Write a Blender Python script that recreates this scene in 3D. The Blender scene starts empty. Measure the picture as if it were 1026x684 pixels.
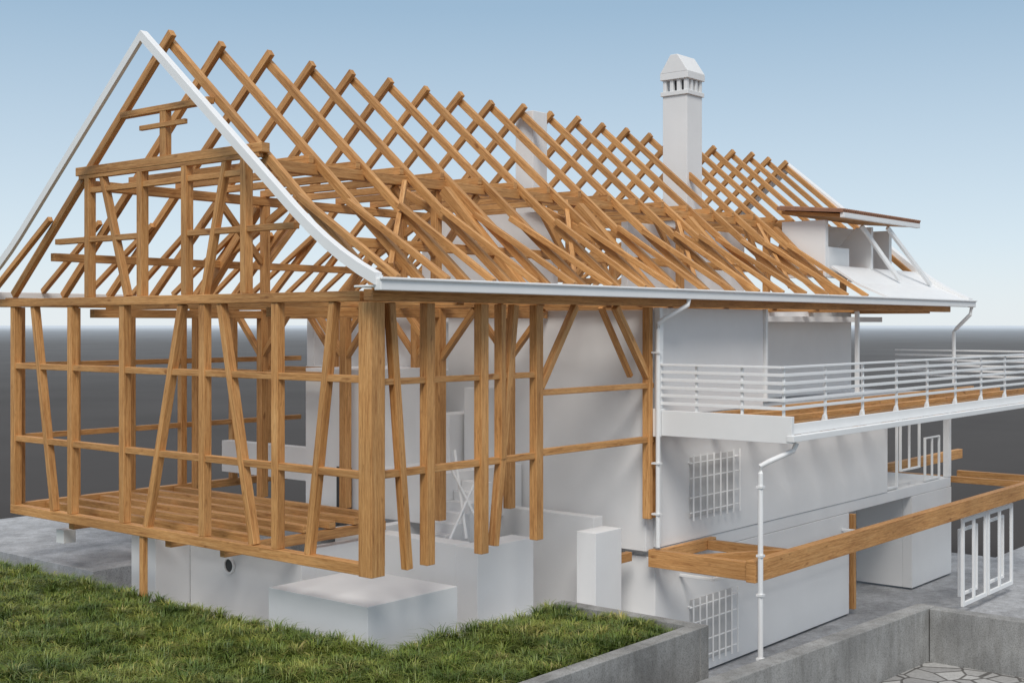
import bpy, math, random
import numpy as np
from mathutils import Vector
random.seed(7); np.random.seed(7)
scene=bpy.context.scene

# ---------------------------------------------------------------- materials
def newmat(name):
    m=bpy.data.materials.new(name); m.use_nodes=True
    nt=m.node_tree; return m,nt,nt.nodes['Principled BSDF']
def ramp(nt,pts):
    r=nt.nodes.new('ShaderNodeValToRGB')
    el=r.color_ramp.elements
    while len(el)<len(pts): el.new(0.5)
    for e,(p,c) in zip(el,pts): e.position=p; e.color=(*c,1)
    return r
def noise(nt,vec,scale,detail=4,rough=.55,mscale=None):
    n=nt.nodes.new('ShaderNodeTexNoise'); n.inputs['Scale'].default_value=scale
    n.inputs['Detail'].default_value=detail; n.inputs['Roughness'].default_value=rough
    if mscale:
        mp=nt.nodes.new('ShaderNodeMapping'); mp.inputs['Scale'].default_value=mscale
        nt.links.new(vec,mp.inputs['Vector']); vec=mp.outputs[0]
    nt.links.new(vec,n.inputs['Vector']); return n
def mixc(nt,fac,a,b,mode='MIX'):
    m=nt.nodes.new('ShaderNodeMix'); m.data_type='RGBA'; m.blend_type=mode
    if isinstance(fac,float): m.inputs['Factor'].default_value=fac
    else: nt.links.new(fac,m.inputs['Factor'])
    nt.links.new(a,m.inputs['A']); nt.links.new(b,m.inputs['B']); return m.outputs['Result']
def bump(nt,b,h,strength,dist=.01):
    bp=nt.nodes.new('ShaderNodeBump'); bp.inputs['Strength'].default_value=strength
    bp.inputs['Distance'].default_value=dist
    nt.links.new(h,bp.inputs['Height']); nt.links.new(bp.outputs[0],b.inputs['Normal'])

def wood_mat():
    m,nt,b=newmat('oiled_timber')
    tc=nt.nodes.new('ShaderNodeTexCoord'); uv=tc.outputs['UV']
    g=noise(nt,uv,1,5,.65,(1.0,22,1)); f=noise(nt,uv,1,3,.6,(5,90,1)); t=noise(nt,uv,.35,1)
    k=noise(nt,uv,1,2,.5,(2.2,6,1))
    rg=ramp(nt,[(.32,(.38,.17,.052)),(.47,(.62,.325,.115)),(.58,(.69,.385,.15)),(.7,(.76,.46,.20))])
    rt=ramp(nt,[(.3,(.74,.69,.64)),(.7,(1.1,1.06,1.03))])
    rf=ramp(nt,[(.35,(.72,.67,.62)),(.58,(1,1,1))])
    rk=ramp(nt,[(.66,(1,1,1)),(.76,(.55,.45,.36))])
    nt.links.new(g.outputs[0],rg.inputs[0]); nt.links.new(t.outputs[0],rt.inputs[0]); nt.links.new(f.outputs[0],rf.inputs[0]); nt.links.new(k.outputs[0],rk.inputs[0])
    c=mixc(nt,1.0,rg.outputs[0],rt.outputs[0],'MULTIPLY'); c=mixc(nt,1.0,c,rf.outputs[0],'MULTIPLY'); c=mixc(nt,1.0,c,rk.outputs[0],'MULTIPLY')
    nt.links.new(c,b.inputs['Base Color']); b.inputs['Roughness'].default_value=.6
    bump(nt,b,g.outputs[0],.3,.006); return m
def plain_mat(name,col,rough=.8,var=.06,scale=2.0,bs=.1):
    m,nt,b=newmat(name); tc=nt.nodes.new('ShaderNodeTexCoord')
    n=noise(nt,tc.outputs['Object'],scale,6,.6); n2=noise(nt,tc.outputs['Object'],scale*25,3)
    lo=[c*(1-var) for c in col]; hi=[min(c*(1+var),.9) for c in col]
    r=ramp(nt,[(.3,lo),(.7,hi)]); nt.links.new(n.outputs[0],r.inputs[0])
    nt.links.new(r.outputs[0],b.inputs['Base Color']); b.inputs['Roughness'].default_value=rough
    bump(nt,b,n2.outputs[0],bs,.004); return m
WOOD=wood_mat()
PLASTER=plain_mat('white_plaster',(.775,.77,.765),.9,.035,.6)
WHITE=plain_mat('white_paint',(.83,.83,.825),.45,.02,1.5,.03)
def concrete(name,col):
    m,nt,b=newmat(name); tc=nt.nodes.new('ShaderNodeTexCoord'); ob=tc.outputs['Object']
    n=noise(nt,ob,.9,8,.65); n2=noise(nt,ob,38,4,.7); n3=noise(nt,ob,5,5,.7,(1,1,.25))
    lo=[c*.72 for c in col]; hi=[c*1.18 for c in col]
    r=ramp(nt,[(.35,lo),(.65,hi)]); nt.links.new(n.outputs[0],r.inputs[0])
    r2=ramp(nt,[(.33,(.62,.62,.62)),(.5,(1,1,1)),(.7,(1.15,1.15,1.14))]); nt.links.new(n2.outputs[0],r2.inputs[0])
    r3=ramp(nt,[(.35,(.8,.79,.77)),(.6,(1.05,1.05,1.05))]); nt.links.new(n3.outputs[0],r3.inputs[0])
    c=mixc(nt,1.0,r.outputs[0],r2.outputs[0],'MULTIPLY'); c=mixc(nt,1.0,c,r3.outputs[0],'MULTIPLY')
    nt.links.new(c,b.inputs['Base Color']); b.inputs['Roughness'].default_value=.9
    bump(nt,b,n2.outputs[0],.5,.008); return m
CONC=concrete('weathered_concrete',(.30,.295,.285))
PAVE=concrete('grey_slab',(.42,.425,.44))
DARK=plain_mat('dark_interior',(.05,.05,.052),.6,.1)
TILE=plain_mat('clay_tile',(.30,.15,.09),.8,.2,6)
SOIL=plain_mat('soil',(.04,.06,.015),1,.3,4,.5)

# ---------------------------------------------------------------- mesh builder
class MB:
    def __init__(s): s.v=[];s.f=[];s.uv=[]
    def hexa(s,p,L=None,axis=0):
        b=len(s.v); s.v+= [tuple(q) for q in p]
        ou,ov=random.uniform(0,200),random.uniform(0,200)
        for fc in ((0,3,2,1),(4,5,6,7),(0,1,5,4),(1,2,6,5),(2,3,7,6),(3,0,4,7)):
            s.f.append([b+i for i in fc])
            P=[Vector(p[i]) for i in fc]
            e1=P[1]-P[0]; e2=P[3]-P[0]
            a0=s.axis
            if abs(e1.dot(a0))>=abs(e2.dot(a0)): l1,l2=e1.length,e2.length; s.uv+=[(ou,ov),(ou+l1,ov),(ou+l1,ov+l2),(ou,ov+l2)]
            else: l1,l2=e1.length,e2.length; s.uv+=[(ou,ov),(ou,ov+l1),(ou+l2,ov+l1),(ou+l2,ov)]
            ov+=.37
    def box(s,x0,x1,y0,y1,z0,z1):
        # tiny random inset keeps crossing members from sharing a plane
        e=random.uniform(0,.0025); x0+=e;y0+=e;z0+=e;e=random.uniform(0,.0025);x1-=e;y1-=e;z1-=e
        d=(x1-x0,y1-y0,z1-z0); k=max(range(3),key=lambda i:d[i])
        s.axis=Vector([1 if i==k else 0 for i in range(3)])
        s.hexa([(x0,y0,z0),(x1,y0,z0),(x1,y1,z0),(x0,y1,z0),(x0,y0,z1),(x1,y0,z1),(x1,y1,z1),(x0,y1,z1)])
    def beam(s,a,b,w,h=None,up=(0,0,1)):
        h=h or w; w*=random.uniform(.97,1.0); h*=random.uniform(.97,1.0)
        a=Vector(a);b=Vector(b);d=(b-a).normalized();up=Vector(up)
        if abs(d.dot(up))>.98: up=Vector((1,0,0))
        sd=d.cross(up).normalized(); u=sd.cross(d).normalized()
        s.axis=d; sd*=w/2;u*=h/2
        s.hexa([a-sd-u,a+sd-u,a+sd+u,a-sd+u,b-sd-u,b+sd-u,b+sd+u,b-sd+u])
    def prism(s,pts2,axis,c0,c1):
        n=len(pts2);b=len(s.v)
        for c in (c0,c1):
            for p in pts2: s.v.append((c,p[0],p[1]) if axis=='x' else (p[0],c,p[1]) if axis=='y' else (p[0],p[1],c))
        s.f.append([b+i for i in range(n)][::-1]); s.f.append([b+n+i for i in range(n)])
        s.uv+=[(p[0],p[1]) for p in pts2]*2
        for i in range(n):
            j=(i+1)%n; s.f.append([b+i,b+j,b+n+j,b+n+i]); s.uv+=[(0,0),(1,0),(1,1),(0,1)]
    def tube(s,pts,r,seg=10):
        pts=[Vector(p) for p in pts]; b=len(s.v)
        for i,p in enumerate(pts):
            d=(pts[min(i+1,len(pts)-1)]-pts[max(i-1,0)]).normalized()
            up=Vector((0,0,1)) if abs(d.z)<.95 else Vector((1,0,0))
            sd=d.cross(up).normalized();u=sd.cross(d)
            for k in range(seg):
                a=2*math.pi*k/seg; s.v.append(tuple(p+sd*math.cos(a)*r+u*math.sin(a)*r))
        for i in range(len(pts)-1):
            for k in range(seg):
                k2=(k+1)%seg
                s.f.append([b+i*seg+k,b+i*seg+k2,b+(i+1)*seg+k2,b+(i+1)*seg+k]); s.uv+=[(0,0),(1,0),(1,1),(0,1)]
        for e in (0,len(pts)-1):
            s.f.append([b+e*seg+k for k in range(seg)]); s.uv+=[(0,0)]*seg
    def make(s,name,mat,parent=None,bevel=0.0):
        me=bpy.data.meshes.new(name); me.from_pydata(s.v,[],s.f)
        ul=me.uv_layers.new(name='UVMap'); ul.data.foreach_set('uv',np.array(s.uv,dtype=np.float32).ravel())
        import bmesh
        bm=bmesh.new(); bm.from_mesh(me); bmesh.ops.recalc_face_normals(bm,faces=bm.faces); bm.to_mesh(me); bm.free()
        me.materials.append(mat); o=bpy.data.objects.new(name,me); scene.collection.objects.link(o)
        if parent: o.parent=parent
        if bevel>0:
            md=o.modifiers.new('bev','BEVEL'); md.width=bevel; md.segments=2; md.limit_method='ANGLE'
        return o
def empty(name):
    e=bpy.data.objects.new(name,None); scene.collection.objects.link(e); return e
house=empty('timber_frame_house')

W=11.6; L=26.0; RY=5.8; RZ=9.87
def roofz(y):
    d=abs(y-RY)
    if d<4.4: return RZ+.05-.815*d
    t=(d-4.4)/(6.45-4.4); z0=RZ+.05-.815*4.4
    return z0+(-.815*2.05)*t+(0.36)*t*t*1.15
def mir(y): return W-y

# ---------------------------------------------------------------- rafters
r=MB(); sp=MB(); ct=MB()
nr=22
xs=[0.1+i*(L-.5)/(nr-1) for i in range(nr)]
for i,x in enumerate(xs):
    j=lambda a=.02: random.uniform(-a,a)
    for sgn in (1,-1):
        Y=lambda d: RY-sgn*d
        skip = sgn==1 and 19.3<x<24.4
        ox=.06*sgn
        if skip:
            r.beam((x+ox,Y(-.05),RZ-.03),(x+ox,Y(2.9),RZ-.1-.85*2.9),.12,.16)
        else:
            ex=(.05 if sgn==1 else .15)+random.uniform(-.02,.06)
            r.beam((x+ox+j(),Y(-ex),RZ-.09+.85*ex),(x+ox+j(),Y(5.75),RZ-.09-.85*5.75),.125,.165)
            if x<L-6 or sgn==-1:
                sp.beam((x+ox-.125,Y(3.9+j(.15)),RZ-.85*3.95),(x+ox-.125+j(),Y(6.4),5.0),.105,.12)
    ct.box(x-.19,x-.07,RY-2.95,RY+2.95,7.28,7.44)
r.make('rafters',WOOD,house,.008); sp.make('sprocket_rafters',WOOD,house,.008); ct.make('collar_ties',WOOD,house,.008)

p=MB()
for y in (2.95,mir(2.95)):
    p.box(.1,L-.2,y-.11,y+.11,7.065,7.27)
p.box(-.095,L-.4,-.13,.105,4.625,4.83); p.box(-.095,L-.4,W-.11,W+.13,4.625,4.83)
for y in (1.35,mir(1.35)): p.box(.2,L-.3,y-.08,y+.08,5.62,5.80)
p.make('purlins_and_wall_plates',WOOD,house,.01)
tb=MB()
for x in (2.4,4.8,7.1,9.5,12,14.4,16.8,19.2,22,24.5):
    tb.box(x-.1,x+.1,.15,W-.15,4.575,4.775)
for x in (3.55,5.9,8.3): tb.box(x-.07,x+.07,.15,W-.15,4.60,4.76)
tb.make('attic_floor_joists',WOOD,house,.01)
st=MB()
for x in (4.8,9.5,14.4,19.2,24.4):
    for s in (1,-1):
        Y=lambda y: y if s==1 else mir(y)
        st.beam((x,Y(.55),4.85),(x,Y(2.75),7.05),.22,.22)
        st.beam((x,Y(1.75),6.0),(x,Y(4.3),7.26),.12,.18)
        st.box(x-.09,x+.09,Y(3.0)-.09,Y(3.0)+.09,4.79,7.05)
        for dx in (-1,1):
            st.beam((x+dx*.08,Y(2.98),5.7),(x+dx*1.3,Y(2.98),7.05),.1,.16)
for x0,x1 in ((1.0,3.6),(6.4,9.0),(11.2,13.8),(16,18.2)):
    st.beam((x0,.55,5.25),(x1,2.75,7.1),.1,.16)
st.make('queen_struts_and_braces',WOOD,house,.01)

# ---------------------------------------------------------------- gable frame (X=0 plane)
g=MB(); t=.19
def post(y,z0,z1,w=.18,x=0.0): g.box(x-.09,x+.09,y-w/2,y+w/2,z0,z1)
g.box(-.1,.1,.17,W-.1,0,.2)
g.box(-.115,.115,.17,W+.45,4.62,4.80)
for z in (1.62,3.24): g.box(-.07,.07,.17,W-.1,z,z+.13)
for y in (11.42,9.1,7.18,4.54,2.41): post(y,.2,4.62)
g.box(-.16,.16,-.16,.16,0,4.61)
for a,b in ((10.61,9.8),(5.23,6.38),(4.02,3.06),(.91,1.55)):
    g.beam((0,a,4.62),(0,b,.2),.15,.163,up=(1,0,0))
g.box(-.1,.1,2.75,W-2.75,7.36,7.54)
g.box(-.07,.07,1.9,5.1,5.93,6.05); g.box(-.07,.07,6.57,W-1.9,5.95,6.07)
for y in (8.45,6.57,5.1,3.3): post(y,4.80,7.36,.17)
for a,b in ((7.97,7.06),(3.86,4.54)):
    g.beam((0,a,7.36),(0,b,4.8),.13,.15,up=(1,0,0))
g.box(-.06,.06,3.4,8.45,6.98,7.1)
g.box(-.08,.08,RY-1.45,RY+1.45,8.42,8.55)
g.box(-.075,.075,RY-.1,RY+.1,7.54,8.42)
g.box(-.10,-.02,RY-.75,RY+.75,8.1,8.2)
g.make('gable_timber_frame',WOOD,house,.01)

# ---------------------------------------------------------------- long side frame (Y=0 plane)
s=MB()
def sp_(x,z0,z1,w=.2): s.box(x-w/2,x+w/2,-.095,.095,z0,z1)
for x,z0 in ((1.36,0),(2.81,0),(4.44,0.05)): sp_(x,z0,4.61,.21)
sp_(3.35,1.7,4.61,.14)
s.box(.22,.42,.1,.3,0.1,4.61)
s.beam((.42,0,4.6),(.85,0,0),.15,.16,up=(0,1,0))
s.beam((3.75,0,4.6),(3.15,0,.1),.15,.165,up=(0,1,0))
s.box(.165,4.5,-.06,.06,1.62,1.75); s.box(.165,4.5,-.06,.06,3.2,3.31)
s.box(4.55,8.5,-.06,.06,1.66,1.80); s.box(4.55,8.5,-.06,.06,2.84,2.96)
sp_(8.33,0,4.61,.14); sp_(8.60,0,1.78,.12)
s.beam((5.7,0,4.6),(4.55,0,3.0),.13,.15,up=(0,1,0))
s.beam((7.1,0,4.6),(8.3,0,3.1),.15,.15,up=(0,1,0)); s.beam((7.0,.3,4.6),(8.1,.3,3.1),.1,.12,up=(0,1,0))
s.make('side_timber_frame',WOOD,house,.01)

# ---------------------------------------------------------------- inner frames
n=MB()
for x in (4.8,7.1):
    for y in (2.9,5.8,8.7,W-.35):
        n.box(x-.1,x+.1,y-.1,y+.1,.1,4.56)
        for d in (-1,1):
            if y<11: n.beam((x,y+d*.05,3.5),(x,y+d*1.0,4.54),.12,.14,up=(1,0,0))
    n.box(x-.07,x+.07,6.4,W-.2,3.0,3.14)
for y in (2.9,8.7): n.box(.2,8.4,y-.085,y+.085,4.37,4.555)
for x in (.2,1.6,3.1,4.6,6.2,7.8): n.box(x-.085,x+.085,W-.085,W+.085,.2,4.62)
n.box(.1,8.5,W-.095,W+.1,0.01,.2)
for z in (1.62,3.24): n.box(.1,8.5,W-.06,W+.06,z+.003,z+.13)
for x in (.85,1.55,2.25,2.95,3.65,4.35): n.box(x-.09,x+.09,4.2,W-.11,.015,.17)
n.box(.2,4.5,5.9,6.1,-.2,-.0); n.box(.2,4.5,9.4,9.6,-.2,-.0); n.box(.2,4.5,4.2,4.35,-.2,-.0)
n.box(-.06,.06,6.47,6.6,-1.35,-.002)
n.make('inner_timber_frame',WOOD,house,.01)

# ---------------------------------------------------------------- white masonry
m=MB()
B=-2.3
m.box(.6,2.95,.72,3.4,B,-.72)
m.box(6.75,7.7,.25,.75,B,-.15)
m.box(4.3,4.75,2.0,5.6,B,-.25); m.box(4.3,6.1,1.4,2.0,B,-.27)
m.box(4.75,8.4,4.6,4.9,B,-.2)
m.box(7.72,8.05,1.0,5.8,B,0.0)
m.box(2.2,2.6,4.3,8.0,B,-.55); m.box(2.6,4.3,4.3,4.6,B,-.35)
m.box(1.3,2.2,8.0,8.9,B,-.35)
m.box(.2,.5,9.8,10.1,-.55,-.25)
m.box(5.2,7.5,5.6,7.6,-.2,3.2); m.box(7.5,7.9,6.0,7.2,-.2,4.4)
m.box(5.6,8.4,3.6,5.6,-.2,.95)
for i in range(6): m.box(5.0+i*.25,5.25+i*.25,2.9,3.59,-.5,-.25+i*.2)
m.box(7.7,8.45,4.16,4.8,.95,2.73); m.box(7.3,8.45,4.9,5.59,.95,2.1)
m.box(5.6,5.9,7.61,11.3,.45,1.25); m.box(5.9,8.4,8.0,8.3,.1,1.25)
m.box(8.45,8.75,.12,6.0,-.75,4.55); m.box(8.45,8.75,6.0,W-.3,-.75,3.1)
m.box(8.75,13.5,.0,.3,2.2,4.6)
m.box(13.4,22.0,1.6,1.85,2.2,4.6); m.box(13.3,13.49,.3,1.6,2.2,4.59)
m.box(8.75,21.0,0.0,.3,-.69,1.74)
m.box(21.2,26.0,2.2,2.4,-.69,1.74); m.box(21.0,21.2,.3,2.4,-.69,1.74)
m.box(25.8,26.0,.0,.2,-.69,1.74)
m.box(8.76,18.4,.0,.3,-3.8,-1.01); m.box(18.4,22.8,1.8,2.0,-3.8,-1.01); m.box(22.8,26,0,.3,-3.8,-1.01); m.box(22.8,23,.3,1.8,-3.8,-1.01)
m.box(8.6,8.75,-.02,6,-3.8,-.9)
m.box(8.78,26,0.02,W-.31,-1.0,-.7); m.box(8.78,26,.05,W-.31,1.75,2.05)
m.box(8.75,26,W-.3,W,-3.8,4.4)
m.box(12.5,18.6,3.4,3.6,4.8,6.9); m.box(9.6,9.8,3.6,8,4.8,7.0)
m.make('masonry_walls',PLASTER,house,.008)
fl=MB(); fl.box(.3,8.59,.0,W+2,-2.5,-2.31); fl.box(14,22,.6,W-.4,4.3,4.45)
fl.make('floor_slabs',PLASTER,house)
dk=MB()
dk.box(5.17,5.195,6.0,6.5,.0,.95)
dk.box(21.3,22.0,2.15,2.19,-.65,1.5); dk.box(22.4,23.4,2.15,2.19,.2,1.5)
dk.tube([(2.185,6.6,-.92),(2.195,6.6,-.92)],.14,16)
dk.make('dark_openings',DARK,house)
pr=MB(); 
for k in range(16):
    a0=2*math.pi*k/16;a1=2*math.pi*(k+1)/16
    pr.beam((2.17,6.6+.16*math.cos(a0),-.92+.16*math.sin(a0)),(2.17,6.6+.16*math.cos(a1),-.92+.16*math.sin(a1)),.04)
pr.tube([(5.2,2.5,-.3),(5.6,3.2,1.5)],.035); pr.tube([(4.9,2.7,-.3),(5.9,2.6,1.3)],.03); pr.tube([(5.5,2.2,-.3),(5.3,3.0,1.1)],.03)
pr.make('pipe_collar_and_props',WHITE,house)

w=MB()
def barge(x0,x1,depth=.26,half=None):
    ys=[RY-6.47+i*(6.47/16) for i in range(17)]
    for sgn in (1,-1):
        for i in range(16):
            ya,yb=ys[i],ys[i+1]; za,zb=roofz(ya),roofz(yb)
            if sgn==-1: ya,yb=W-ya,W-yb
            s_=[(ya,za-depth),(yb,zb-depth),(yb,zb),(ya,za)]
            w.prism(s_,'x',x0,x1)
barge(-.58,-.5,.2); barge(-.497,-.42,.07)
barge(L-.3,L+.05,.3)
w.make('barge_boards',WHITE,house)
w=MB()
w.box(-.55,L+.05,-.78,-.62,4.78,4.98); w.box(-.55,L+.05,-.62,-.14,4.835,4.875)
w.box(-.57,L+.07,-.82,-.76,4.95,5.0)
w.box(-.55,L+.05,W+.62,W+.78,4.78,4.98)
for x in (13.58,18.9,): w.box(x-.05,x+.05,-.07,.05,2.3,4.61)
w.box(8.45,8.60,-.24,-.10,2.4,4.6); w.box(8.68,8.74,-.1,-.03,-.6,1.78)
w.make('eaves_gutter_and_posts',WHITE,house,.015)
ws=MB()
ws.prism([(-.62,5.02),(.3,5.42),(1.1,5.95),(1.1,5.88),(.3,5.35),(-.62,4.96)],'x',19.6,L-.31)
ws.make('eaves_roof_sheet',WHITE,house)

d=MB()
d.tube([(8.9,-.7,4.8),(8.85,-.7,4.65),(8.45,-.35,4.35),(8.36,-.25,4.25),(8.36,-.25,4.1),(8.36,-.25,-.6)],.05)
d.tube([(8.75,-3.35,1.82),(8.7,-3.3,1.66),(8.35,-2.95,1.45),(8.25,-2.8,1.35),(8.25,-2.8,1.2),(8.25,-2.8,-3.7)],.055)
d.tube([(25.9,-.7,4.8),(25.9,-.65,4.55),(25.9,-.2,4.1),(25.9,-.12,4.0),(25.9,-.12,2.3)],.06)
for z in (.9,-.5,-1.3,-2.6): d.box(8.18,8.32,-2.87,-2.73,z,z+.05)
for z in (3.6,1.2,.1): d.box(8.29,8.43,-.32,-.12,z,z+.04)
d.make('downpipes',WHITE,house)

# ---------------------------------------------------------------- balcony
bal=MB()
bal.box(8.4,8.52,-3.42,-.31,1.82,2.37)
bal.box(8.52,27.5,-3.30,-3.22,1.98,2.2)
bal.box(8.38,27.5,-3.48,-3.32,1.86,1.98)
bal.box(8.38,8.7,-.30,-.10,1.79,2.4)
for z in (2.48,2.65,2.82,2.99,3.16): 
    bal.box(8.5,27.4,-3.20,-3.17,z,z+.07); bal.box(8.50,8.53,-3.17,-.1,z,z+.07)
    bal.box(27.4,27.43,-3.2,2.5,z,z+.07)
bal.box(8.47,27.45,-3.22,-3.14,3.33,3.38); bal.box(8.47,8.55,-3.14,-.1,3.33,3.38); bal.box(27.38,27.46,-3.14,2.5,3.33,3.38)
for i in range(11):
    x=8.6+i*1.88; bal.box(x-.03,x+.03,-3.165,-3.11,2.2,3.33); bal.prism([(-3.2,1.99),(-3.02,1.99),(-3.1,2.3),(-3.16,2.3)],'x',x-.05,x+.05)
for y in (-2.2,-1.1): bal.box(8.54,8.59,y-.03,y+.03,2.2,3.33)
bal.make('balcony_railing',WHITE,house,.006)
bw=MB()
for y in (-2.95,-2.0,-1.05,-.2): bw.box(8.71,27.3,y-.07,y+.07,2.06,2.2)
for i in range(12): 
    x=9.2+i*1.6; bw.box(x-.06,x+.06,-3.2,-.1,1.9,2.055)
bw.box(8.25,28,-2.68,-2.46,-1.06,-.61); bw.box(8.3,8.5,-2.46,-.03,-1.04,-.66)
bw.box(27.78,28,-2.46,.5,-1.04,-.68)
bw.box(8.76,10.9,-.2,-.04,-.95,-.70); bw.box(10.5,10.66,-2.46,-.2,-.95,-.72)
bw.beam((8.5,-.9,-.82),(10.5,-2.1,-.82),.14,.2)
bw.box(26.2,26.35,-2.4,3,-.9,-.7); bw.box(26.35,34,2.6,2.8,-.9,-.55)
bw.box(18.5,18.65,-.1,.05,-3.7,-1.05)
bw.box(7.2,8.25,.35,.5,-.95,-.75)
bw.make('balcony_timber_joists',WOOD,house,.01)

gr=MB()
def grille(x0,x1,z0,z1,y):
    for i in range(8):
        x=x0+(x1-x0)*i/7; gr.tube([(x,y,z0-.08),(x,y,z1+.08)],.022,6)
    for z in (z0+.1,(z0*2+z1)/3,(z0+z1*2)/3,z1-.1): gr.tube([(x0-.1,y+.03,z),(x1+.1,y+.03,z)],.018,6)
    for x in (x0,x1): gr.tube([(x,y,z1-.1),(x,y+.2,z1-.1)],.018,6)
grille(10.0,12.1,-.15,1.18,-.14); grille(10.0,12.0,-3.5,-2.1,-.14)
gr.make('window_grilles',WHITE,house)
gb=MB(); gb.box(10.05,12.05,-.02,-.001,-.18,1.2); gb.box(10.05,11.95,-.02,-.001,-3.55,-2.06)
gb.make('window_reveals',plain_mat('grey_reveal',(.56,.55,.54),.8),house)
fr=MB()
def frame(x0,x1,z0,z1,y,t=.07,mull=()):
    fr.box(x0,x0+t,y,y+.08,z0,z1); fr.box(x1-t,x1,y,y+.08,z0,z1)
    fr.box(x0+t,x1-t,y,y+.08,z0,z0+t); fr.box(x0+t,x1-t,y,y+.08,z1-t,z1)
    for q in mull: fr.box(q-t/2,q+t/2,y+.005,y+.075,z0+t,z1-t)
frame(21.0,21.9,-.65,1.7,.05); frame(22.1,23.6,-.2,1.6,.05,.06,(22.8,)); frame(24.0,25.2,-.65,.7,.05,.05,(24.6,))
frame(20.3,22.2,-3.6,-1.15,-2.5,.12,(21.2,)); frame(22.3,24.4,-3.6,-1.15,-2.5,.12,(23.3,))
frame(20.6,22.0,-3.4,-1.5,-2.3,.09); frame(22.6,24.2,-3.4,-1.5,-2.3,.09)
fr.box(9.6,18.0,-.9,-.82,-1.45,-1.38); fr.box(9.6,9.68,-.82,0,-1.45,-1.38); fr.box(17.9,18.0,-.82,0,-1.45,-1.38)
fr.make('window_frames',WHITE,house,.01)

# ---------------------------------------------------------------- dormer
dm=MB()
dm.box(19.4,19.6,1.2,2.6,5.6,7.27); dm.box(19.6,21.0,1.2,1.4,5.6,6.5); dm.box(23.9,24.1,1.2,2.6,5.6,7.2)
dm.box(19.6,23.9,2.2,2.35,6.0,7.27)
dm.box(19.05,24.55,.45,.58,7.28,7.42)
dm.prism([(1.0,5.7),(1.0,7.2),(1.5,7.2),(2.9,5.8)],'x',22.1,22.25)
dm.beam((22.6,.7,7.2),(25,.3,5.5),.1,.12); dm.beam((21.4,1.0,7.2),(22.8,.4,5.6),.1,.12)
dm.make('dormer_walls',WHITE,house,.01)
dr=MB(); dr.prism([(.48,7.425),(.48,7.50),(2.55,7.70),(2.55,7.6)],'x',19.0,24.6)
for i in range(37):
    x=19.04+i*.151; dr.tube([(x+.05,.44,7.50),(x+.05,2.5,7.70)],.035,6)
dr.make('dormer_tile_roof',TILE,house)
dt=MB(); dt.prism([(.6,7.3),(.6,7.4),(2.5,7.58),(2.5,7.48)],'x',19.2,24.4); dt.make('dormer_soffit',WOOD,house)

# ---------------------------------------------------------------- chimneys
c=MB(); cx,cy=17.4,4.8; h=.42
c.box(cx-h,cx+h,cy-h,cy+h,4.5,10.95)
c.box(cx-h-.05,cx+h+.05,cy-h-.05,cy+h+.05,10.95,11.08)
for i in range(4):
    u=-h+i*(2*h-.12)/3
    for k in range(4):
        v=-h+k*(2*h-.12)/3
        if i in(0,3) or k in (0,3): c.box(cx+u,cx+u+.12,cy+v,cy+v+.12,11.08,11.42)
c.box(cx-h-.06,cx+h+.06,cy-h-.06,cy+h+.06,11.42,11.62)
q=h+.06
c.prism([(cy-q,11.62),(cy+q,11.62),(cy+.12,12.15),(cy-.12,12.15)],'x',cx-q,cx+q)
c.box(11.2,11.8,5.5,6.1,-.5,9.85); c.box(10.2,11.19,6.2,6.8,4.5,7.0)
c.make('chimneys',PLASTER,house,.012)
ci=MB(); ci.box(cx-.2,cx+.2,cy-.2,cy+.2,11.09,11.41); ci.make('chimney_flue',DARK,house)

# ================================================================ SITE
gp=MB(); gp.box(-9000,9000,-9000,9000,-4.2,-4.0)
gm,nt,b=newmat('grey_plain_painted_haze'); tc=nt.nodes.new('ShaderNodeTexCoord')
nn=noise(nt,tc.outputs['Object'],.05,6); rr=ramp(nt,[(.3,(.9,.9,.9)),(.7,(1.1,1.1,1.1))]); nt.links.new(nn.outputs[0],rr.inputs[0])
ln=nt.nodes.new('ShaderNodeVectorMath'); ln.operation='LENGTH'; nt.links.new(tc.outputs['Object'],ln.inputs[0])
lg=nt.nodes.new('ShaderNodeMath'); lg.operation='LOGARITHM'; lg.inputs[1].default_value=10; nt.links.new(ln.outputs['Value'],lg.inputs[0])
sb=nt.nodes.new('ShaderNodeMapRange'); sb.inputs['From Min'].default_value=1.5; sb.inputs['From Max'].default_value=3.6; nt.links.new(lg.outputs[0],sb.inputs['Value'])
rd=ramp(nt,[(0,(.062,.056,.053)),(.3,(.082,.077,.074)),(.6,(.14,.14,.14)),(.8,(.28,.30,.32)),(1,(.58,.63,.68))]); nt.links.new(sb.outputs[0],rd.inputs[0])  # horizon haze painted into the ground colour, paler with distance from origin
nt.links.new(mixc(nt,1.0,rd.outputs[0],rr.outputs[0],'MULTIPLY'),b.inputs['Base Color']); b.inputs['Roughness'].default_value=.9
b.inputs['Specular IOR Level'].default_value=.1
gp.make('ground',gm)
yd=MB(); yd.box(4.96,34,-5,-.05,-3.99,-3.85); yd.box(8.7,30,-.04,14,-3.99,-3.86) ; yd.make('courtyard_paving',PAVE)
tp=MB(); tp.box(.6,7,9.3,18,-2.2,-1.15); tp.make('concrete_apron',PAVE)

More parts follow.
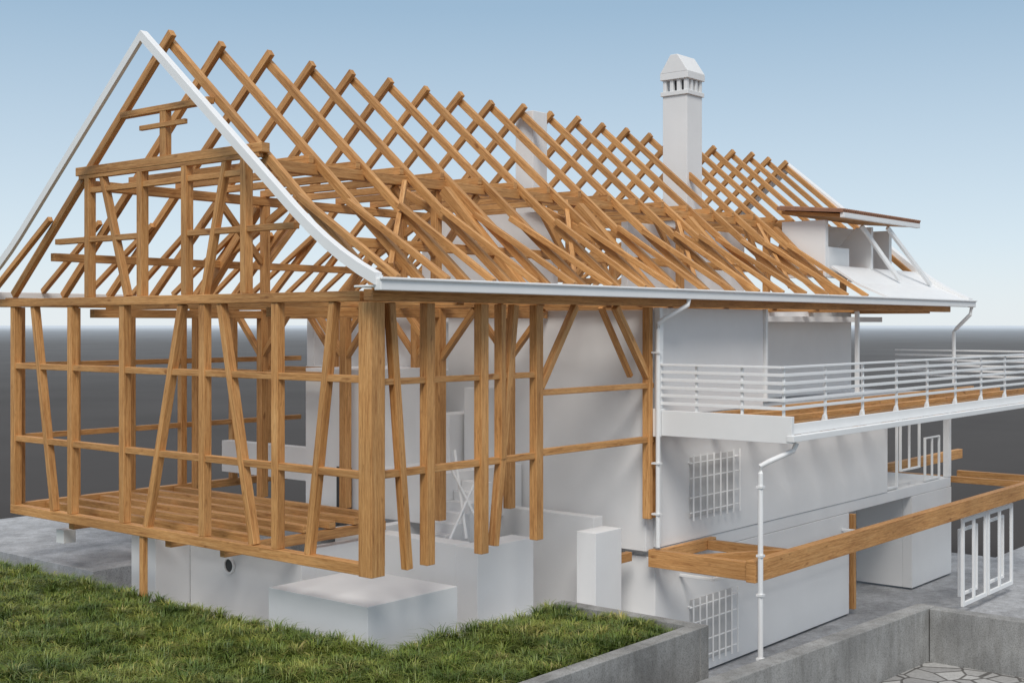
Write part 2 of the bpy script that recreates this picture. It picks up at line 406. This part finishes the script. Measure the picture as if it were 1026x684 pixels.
ZG=-1.36
lw=MB(); lw.box(-24,.15,-3.29,17,-3.99,ZG); lw.box(.155,4.6,-3.29,-.25,-3.99,ZG)
lawn=lw.make('lawn',SOIL)
def grass():
    rng=np.random.default_rng(3)
    N=8600
    xx=rng.uniform(-9,4.55,N); yy=rng.uniform(-3.15,16,N)
    ok=((xx<.05)|(yy<-.35)); dep=.77*(xx+15.12)+.638*(yy+15.6); ok&=(dep>17.6)
    lat=.638*(xx+15.12)-.77*(yy+15.6); ok&=(lat>-.47*dep)
    xx=xx[ok];yy=yy[ok]; n=len(xx); nb=64
    clump=np.sin(xx*1.6+np.sin(yy*1.3)*1.3)*np.cos(yy*1.8+xx*.6)
    hgt=.20+.15*rng.random(n)+.07*clump
    rad=np.repeat(rng.uniform(.05,.12,n),nb)
    X=np.repeat(xx,nb);Y=np.repeat(yy,nb);H=np.repeat(hgt,nb)*rng.uniform(.55,1.2,n*nb)
    K=len(X); a=rng.uniform(0,2*np.pi,K); rr_=np.sqrt(rng.random(K)); lean=.15+rr_*rng.uniform(.5,1.3,K)
    dx=np.cos(a);dy=np.sin(a)
    X=X+dx*rad*rr_;Y=Y+dy*rad*rr_
    a2=a+rng.normal(0,.5,K);dx=np.cos(a2);dy=np.sin(a2); wd=rng.uniform(.005,.010,K)
    px=-dy*wd;py=dx*wd
    z0=ZG-.02
    V=np.empty((K,5,3))
    V[:,0]=np.stack([X-px,Y-py,np.full(K,z0)],1);V[:,1]=np.stack([X+px,Y+py,np.full(K,z0)],1)
    mx=X+dx*H*lean*.35;my=Y+dy*H*lean*.35;mz=z0+H*.7
    V[:,2]=np.stack([mx+px*.8,my+py*.8,mz],1);V[:,3]=np.stack([mx-px*.8,my-py*.8,mz],1)
    V[:,4]=np.stack([X+dx*H*lean,Y+dy*H*lean,z0+H*(1.05-.38*lean)],1)
    me=bpy.data.meshes.new('grass')
    me.vertices.add(K*5); me.vertices.foreach_set('co',V.ravel())
    base=(np.arange(K)*5)[:,None]
    quad=base+np.array([0,1,2,3]); tri=base+np.array([3,2,4])
    li=np.concatenate([quad,tri],1).ravel()
    me.loops.add(len(li)); me.loops.foreach_set('vertex_index',li)
    me.polygons.add(K*2); ls=np.stack([np.arange(K)*7,np.arange(K)*7+4],1).ravel(); me.polygons.foreach_set('loop_start',ls)
    me.update(); me.validate()
    ca=me.color_attributes.new('tone','FLOAT_COLOR','POINT')
    tt=np.repeat(rng.random(n)*.72,nb)+rng.random(K)*.28
    C=np.ones((K,5,4)); C[:,:,0]=tt[:,None]; C[:,:,1]=np.array([0,0,.6,.6,1])[None]; ca.data.foreach_set('color',C.ravel())
    o=bpy.data.objects.new('grass',me); scene.collection.objects.link(o)
    m,nt,b=newmat('grass_blades')
    at=nt.nodes.new('ShaderNodeAttribute'); at.attribute_name='tone'
    sc=nt.nodes.new('ShaderNodeSeparateColor'); nt.links.new(at.outputs['Color'],sc.inputs[0])
    tc=nt.nodes.new('ShaderNodeTexCoord'); nz=noise(nt,tc.outputs['Object'],1.3,3)
    r1=ramp(nt,[(0,(.04,.085,.012)),(.45,(.13,.19,.028)),(.82,(.25,.28,.065)),(1,(.44,.36,.15))])
    nt.links.new(sc.outputs[0],r1.inputs[0])
    r2=ramp(nt,[(.35,(.62,.70,.62)),(.65,(1.25,1.15,1.0))]); nt.links.new(nz.outputs[0],r2.inputs[0])
    c1=mixc(nt,1.0,r1.outputs[0],r2.outputs[0],'MULTIPLY')
    nt.links.new(c1,b.inputs['Base Color']); b.inputs['Roughness'].default_value=.5
    me.materials.append(m); o.parent=lawn
grass()

rw=MB(); rw.box(-20,4.6,-3.6,-3.3,-3.99,-1.16); rw.box(4.603,4.9,-3.6,-.3,-3.99,-1.158) 
rw.make('retaining_wall',CONC,None,.015)
pw=MB(); pw.prism([(-8,-4.72),(9.33,-5.66),(9.33,-6.02),(-8,-5.06)],'z',-3.99,-1.22); pw.box(9.0,9.327,-16,-6.02,-3.99,-1.223)
pw.make('parapet_wall',CONC,None,.015)
m_,nt,b=newmat('crazy_paving'); tc=nt.nodes.new('ShaderNodeTexCoord')
vo=nt.nodes.new('ShaderNodeTexVoronoi'); vo.feature='DISTANCE_TO_EDGE'; vo.inputs['Scale'].default_value=1.9
v2=nt.nodes.new('ShaderNodeTexVoronoi'); v2.inputs['Scale'].default_value=1.9
nt.links.new(tc.outputs['Object'],vo.inputs['Vector']); nt.links.new(tc.outputs['Object'],v2.inputs['Vector'])
r1=ramp(nt,[(.0,(.3,.29,.28)),(.03,(.3,.29,.28)),(.055,(1,1,1))]); nt.links.new(vo.outputs[0],r1.inputs[0])
sc=nt.nodes.new('ShaderNodeSeparateColor'); nt.links.new(v2.outputs['Color'],sc.inputs[0])
r2=ramp(nt,[(0,(.30,.29,.28)),(1,(.48,.47,.45))]); nt.links.new(sc.outputs[0],r2.inputs[0])
nz=noise(nt,tc.outputs['Object'],14,6,.7); r3=ramp(nt,[(.3,(.75,.75,.75)),(.6,(1.05,1.05,1.05))]); nt.links.new(nz.outputs[0],r3.inputs[0])
cc=mixc(nt,1.0,r1.outputs[0],r2.outputs[0],'MULTIPLY'); cc=mixc(nt,1.0,cc,r3.outputs[0],'MULTIPLY')
nt.links.new(cc,b.inputs['Base Color']); b.inputs['Roughness'].default_value=.8
te=MB(); te.prism([(-8,-5.0),(9.0,-5.95),(9.0,-16),(-8,-16)],'z',-3.98,-2.24); te.make('terrace_paving',m_)

# ================================================================ LIGHT / SKY / CAMERA
el=math.radians(48); az=(-.80,-.60)
sv=Vector((az[0]*math.cos(el),az[1]*math.cos(el),math.sin(el)))
sd=bpy.data.lights.new('sun','SUN'); sd.energy=2.3; sd.angle=math.radians(24); sd.color=(1,.965,.91)
so=bpy.data.objects.new('sun',sd); so.rotation_euler=sv.to_track_quat('Z','Y').to_euler(); scene.collection.objects.link(so)
wd=bpy.data.worlds.new('World'); scene.world=wd; wd.use_nodes=True; nt=wd.node_tree
sky=nt.nodes.new('ShaderNodeTexSky'); sky.sky_type='NISHITA'; sky.sun_disc=False
sky.sun_elevation=el; sky.sun_rotation=math.atan2(az[0],az[1]); sky.air_density=1.0; sky.dust_density=.6; sky.ozone_density=1.5
bg=nt.nodes['Background']; bg.inputs[1].default_value=.105
# thin high haze veil over the blue, by elevation
tc=nt.nodes.new('ShaderNodeTexCoord'); sx=nt.nodes.new('ShaderNodeSeparateXYZ'); nt.links.new(tc.outputs['Generated'],sx.inputs[0])
rv=ramp(nt,[(0,(7.9,8.5,8.9)),(.06,(6.6,7.7,8.6)),(.24,(3.3,4.8,6.3)),(.6,(5.2,5.6,6.2)),(1,(6.8,6.9,7.1))])
nt.links.new(sx.outputs['Z'],rv.inputs[0])
mx=mixc(nt,.86,sky.outputs[0],rv.outputs[0]); nt.links.new(mx,bg.inputs[0])
scene.view_settings.view_transform='Standard'; scene.view_settings.look='None'; scene.view_settings.exposure=0

cd=bpy.data.cameras.new('camera'); cam=bpy.data.objects.new('camera',cd); scene.collection.objects.link(cam)
cd.sensor_width=36; cd.lens=45.16; cd.shift_y=-17/1026; cd.clip_end=30000
cam.location=(-15.12,-15.60,4.23); cam.rotation_euler=(math.radians(90),0,math.radians(39.66-90))
scene.camera=cam
print("DONE")
